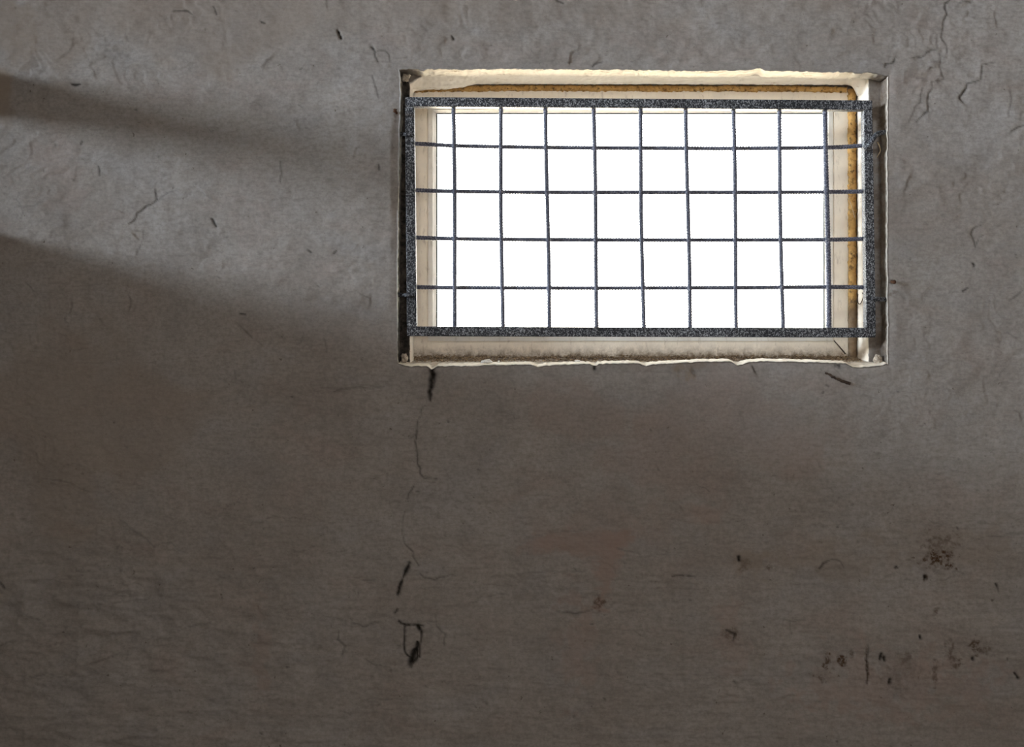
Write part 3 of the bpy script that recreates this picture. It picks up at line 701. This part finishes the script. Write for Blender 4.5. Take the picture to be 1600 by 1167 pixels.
pin([W(1362, 466.5, .002), W(1368, 466.8, .003), W(1378, 467.5, .010), W(1391, 468.5, .020)], .0064, 'ribbed rebar anchor')
pin([W(645, 211, .004), W(636, 210, .003), W(630, 209.5, .012), W(618, 209, .024)], .0058)
pin([W(648, 461, .004), W(637, 461, .003), W(631, 461, .012), W(617, 460, .024)], .0058)

# ------------------------------------------------------------------ small things in and around the opening
def chip(name, px, py, d, r, m, label, cat, seed, lift=0.0):
    p = W(px, py, d); b = MB(); b.blob(p, r, 9, 6, .35, seed); o = b.build(name, m, None, False, (p[0], p[1], p[2]-r[2])); tag(o, label, cat); return o
chip('plaster_chip', 760.5, 566.0, .022, (.0150, .010, .0085), M_CHIP, 'white plaster chip lying on the sill edge, left of centre', 'plaster chip', 5)
chip('plaster_chip', 902, 565.0, .030, (.0090, .008, .0055), M_CHIP, 'small tan plaster crumb on the sill edge under the fourth upright bar', 'plaster chip', 9)
chip('plaster_chip', 779.5, 565.5, .026, (.0032, .003, .0048), M_CHIP, 'tiny white plaster crumb just right of the larger chip on the sill', 'plaster chip', 12)
b = MB(); rod(b, [W(1289, 582.5, -.004), W(1298, 586.5, -.0055), W(1306, 591, -.006), W(1318, 596, -.006), W(1328, 599.5, -.0045)], .0046, 8, .003, 0, taper=(.55, 1.0))
b.blob(W(1302, 589, -.006), (.006, .005, .004), 8, 6, .4, 3)
P = np.array(b.v); P[:, 2] += .0014*fbm(P[:, 0]*300, P[:, 2]*300, 77, 2); b.v = [tuple(p) for p in P]
tag(b.build('wood_splinter', M_TWIG, None, True, W(1308, 592, -.005)), 'dark brown splinter stuck on the wall below the right end of the sill', 'splinter')
b = MB(); rod(b, [W(1303, 532, .135), W(1311, 541, .125), W(1321, 553, .108)], .0020, 6, .004, 0, taper=(.8, 1.1))
tag(b.build('dry_twig', M_TWIG, None, True, W(1321, 554, .108)), 'thin brown twig leaning in the lower right corner of the window frame', 'twig')
b = MB(); rod(b, [W(1325.5, 309, .131), W(1330, 320, .129), W(1336, 341, .130)], .0011, 6, .004)
tag(b.build('straw', M_STRAW, None, True, W(1331, 325, .130)), 'pale straw caught on the orange foam right of the window', 'straw')
b = MB(); rod(b, [W(1341, 460, .088), W(1340, 468, .085), W(1342, 475, .085), W(1346, 472, .082), W(1349, 462, .078), W(1347, 457, .082)], .0010, 6, .003)
tag(b.build('wire_loop', M_RUST, None, True, W(1344, 466, .084)), 'thin rusty wire loop on white plaster beside the lower right of the window', 'wire')
b = MB(); rod(b, [W(1371, 222, .046), W(1374, 228, .042), W(1375.5, 235, .040), W(1373, 241, .043), W(1370, 246, .048)], .0022, 8, .003, 0, taper=(1, .5))
tag(b.build('plaster_curl', M_STRAW, None, True, W(1373, 234, .045)), 'curled tan flake hanging under the bent upper right grille anchor', 'plaster flake')
def nail(px, py, dx, dz, label):
    b = MB(); p = W(px, py, 0.006); rod(b, [p, (p[0]+dx*.4, -.006, p[2]+dz*.4), (p[0]+dx, -.012, p[2]+dz)], .0034, 8, .003, 0)
    b.blob((p[0]+dx, -.013, p[2]+dz), (.006, .004, .006), 8, 6, .3, int(px))
    root = b.build('rusty_nail', M_RUST, None, True, p); tag(root, label, 'nail', 'rusty nails in the window edge')
nail(620.5, 178, -.004, .006, 'bent rusty nail in the wall edge left of the grille, near the top')
nail(1391.5, 440, .003, -.002, 'rusty stub in the wall edge right of the grille, above the lower anchor')
# mortar lump at the broken upper left corner and the top edge
chip('plaster_lump', 634, 121.5, .030, (.013, .014, .011), M_LUMP, 'broken plaster lump in the upper left corner of the opening', 'plaster lump', 21)
chip('plaster_lump', 1366, 117.5, .034, (.014, .012, .006), M_LUMP, 'broken plaster lump in the upper right corner of the opening', 'plaster lump', 23)
chip('plaster_lump', 632, 560, .030, (.010, .012, .013), M_LUMP, 'broken plaster lump in the lower left corner of the opening', 'plaster lump', 27)
chip('plaster_lump', 1372, 563, .030, (.013, .012, .016), M_LUMP, 'broken plaster lump in the lower right corner of the opening', 'plaster lump', 29)
# swept-up dirt along the back of the sill
b = MB(); rs = random.Random(4)
for k in range(2600):
    x = rs.uniform(646, 1338); g = rs.random()**1.6
    if rs.random() < .3: x = rs.choice([rs.uniform(646, 760), rs.uniform(1000, 1090), rs.uniform(1285, 1352), rs.uniform(1285, 1352)])
    d = .148 - g*.075
    z = np.interp(d, [.054, .10, .122, .152], [wz(567.5, .054), wz(563.5, .10), wz(561, .122), wz(559, .152)])
    heap = .011*max(0, 1-g*1.6)*(0.4+0.6*abs(math.sin(x*.021)+math.sin(x*.047))/2)
    r = rs.uniform(.0009, .0028)
    b.blob(((x-800)*S*(D+d)/D, d, z + heap*rs.random() + r*.3), (r*rs.uniform(.8, 1.8), r, r*.75), 5, 3, .4, k)
o = b.build('dirt', M_CRUMB, None, False, W(1000, 562, .12)); tag(o, 'brown dirt and crumbs along the back of the window sill', 'dirt', None, 'stuff')

# ------------------------------------------------------------------ light
def area(name, loc, rot, sx, sy, power, col):
    l = bpy.data.lights.new(name, 'AREA'); l.shape = 'RECTANGLE'; l.size = sx; l.size_y = sy; l.energy = power; l.color = col
    o = bpy.data.objects.new(name, l); COL.objects.link(o); o.location = loc; o.rotation_euler = rot; return o
# daylight entering by the window of the next room (facing +x) and two added fill lamps before the opaque panes behind the viewer (facing +y)
o = area('daylight_next_room', (X_FAR-.02, LY, LZ), (0, 0, 0), LW, LH, 105, (0.80, 0.90, 1.0))
o.rotation_euler = Vector((math.cos(math.radians(8.0)), math.sin(math.radians(8.0)), -0.17)).to_track_quat('-Z', 'Z').to_euler()
o.data.spread = math.radians(36)
for x0, x1 in FW:
    area('fill_behind_viewer', ((x0+x1)/2, Y_FRONT-.10, (FZ[0]+FZ[1])/2), (math.radians(90), 0, 0), x1-x0, FZ[1]-FZ[0], 45, (1.0, 0.92, 0.84))  # added fill lamps, unseen behind the viewer
# overcast sky outdoors, with the warm glow of sunlit ground below the horizon
w = bpy.data.worlds.new('overcast'); SC.world = w; w.use_nodes = True; nt = w.node_tree; nt.nodes.clear(); n = N(nt)
tc = n.new('ShaderNodeTexCoord'); sx = n.new('ShaderNodeSeparateXYZ'); n.link(tc.outputs['Generated'], sx.inputs[0])
t = n.math('MULTIPLY', n.math('ADD', sx.outputs['Z'], 0.10), 6.0, True)
colr = n.mix(t, (1.9, 1.62, 1.24), (0.97, 0.985, 1.0))
bg = n.new('ShaderNodeBackground'); n.link(colr, bg.inputs[0]); bg.inputs[1].default_value = 20.0
wo = n.new('ShaderNodeOutputWorld'); n.link(bg.outputs[0], wo.inputs[0])

# ------------------------------------------------------------------ camera
cam = bpy.data.cameras.new('camera'); co = bpy.data.objects.new('camera', cam); COL.objects.link(co)
co.location = (0, -D, ZC); co.rotation_euler = (math.radians(90), 0, 0)
cam.sensor_fit = 'HORIZONTAL'; cam.sensor_width = 36.0; cam.lens = 36.0 * D / (1600*S)
cam.shift_y = -(583.5-533.0)/1600.0; cam.clip_start = 0.05
SC.camera = co
SC.view_settings.view_transform = 'Standard'; SC.view_settings.look = 'None'
SC.view_settings.gamma = 1.0; SC.view_settings.exposure = 0.0; SC.view_settings.use_curve_mapping = False
SC.cycles.use_denoising = True
SC.cycles.max_bounces = 10; SC.cycles.diffuse_bounces = 5; SC.cycles.transparent_max_bounces = 12
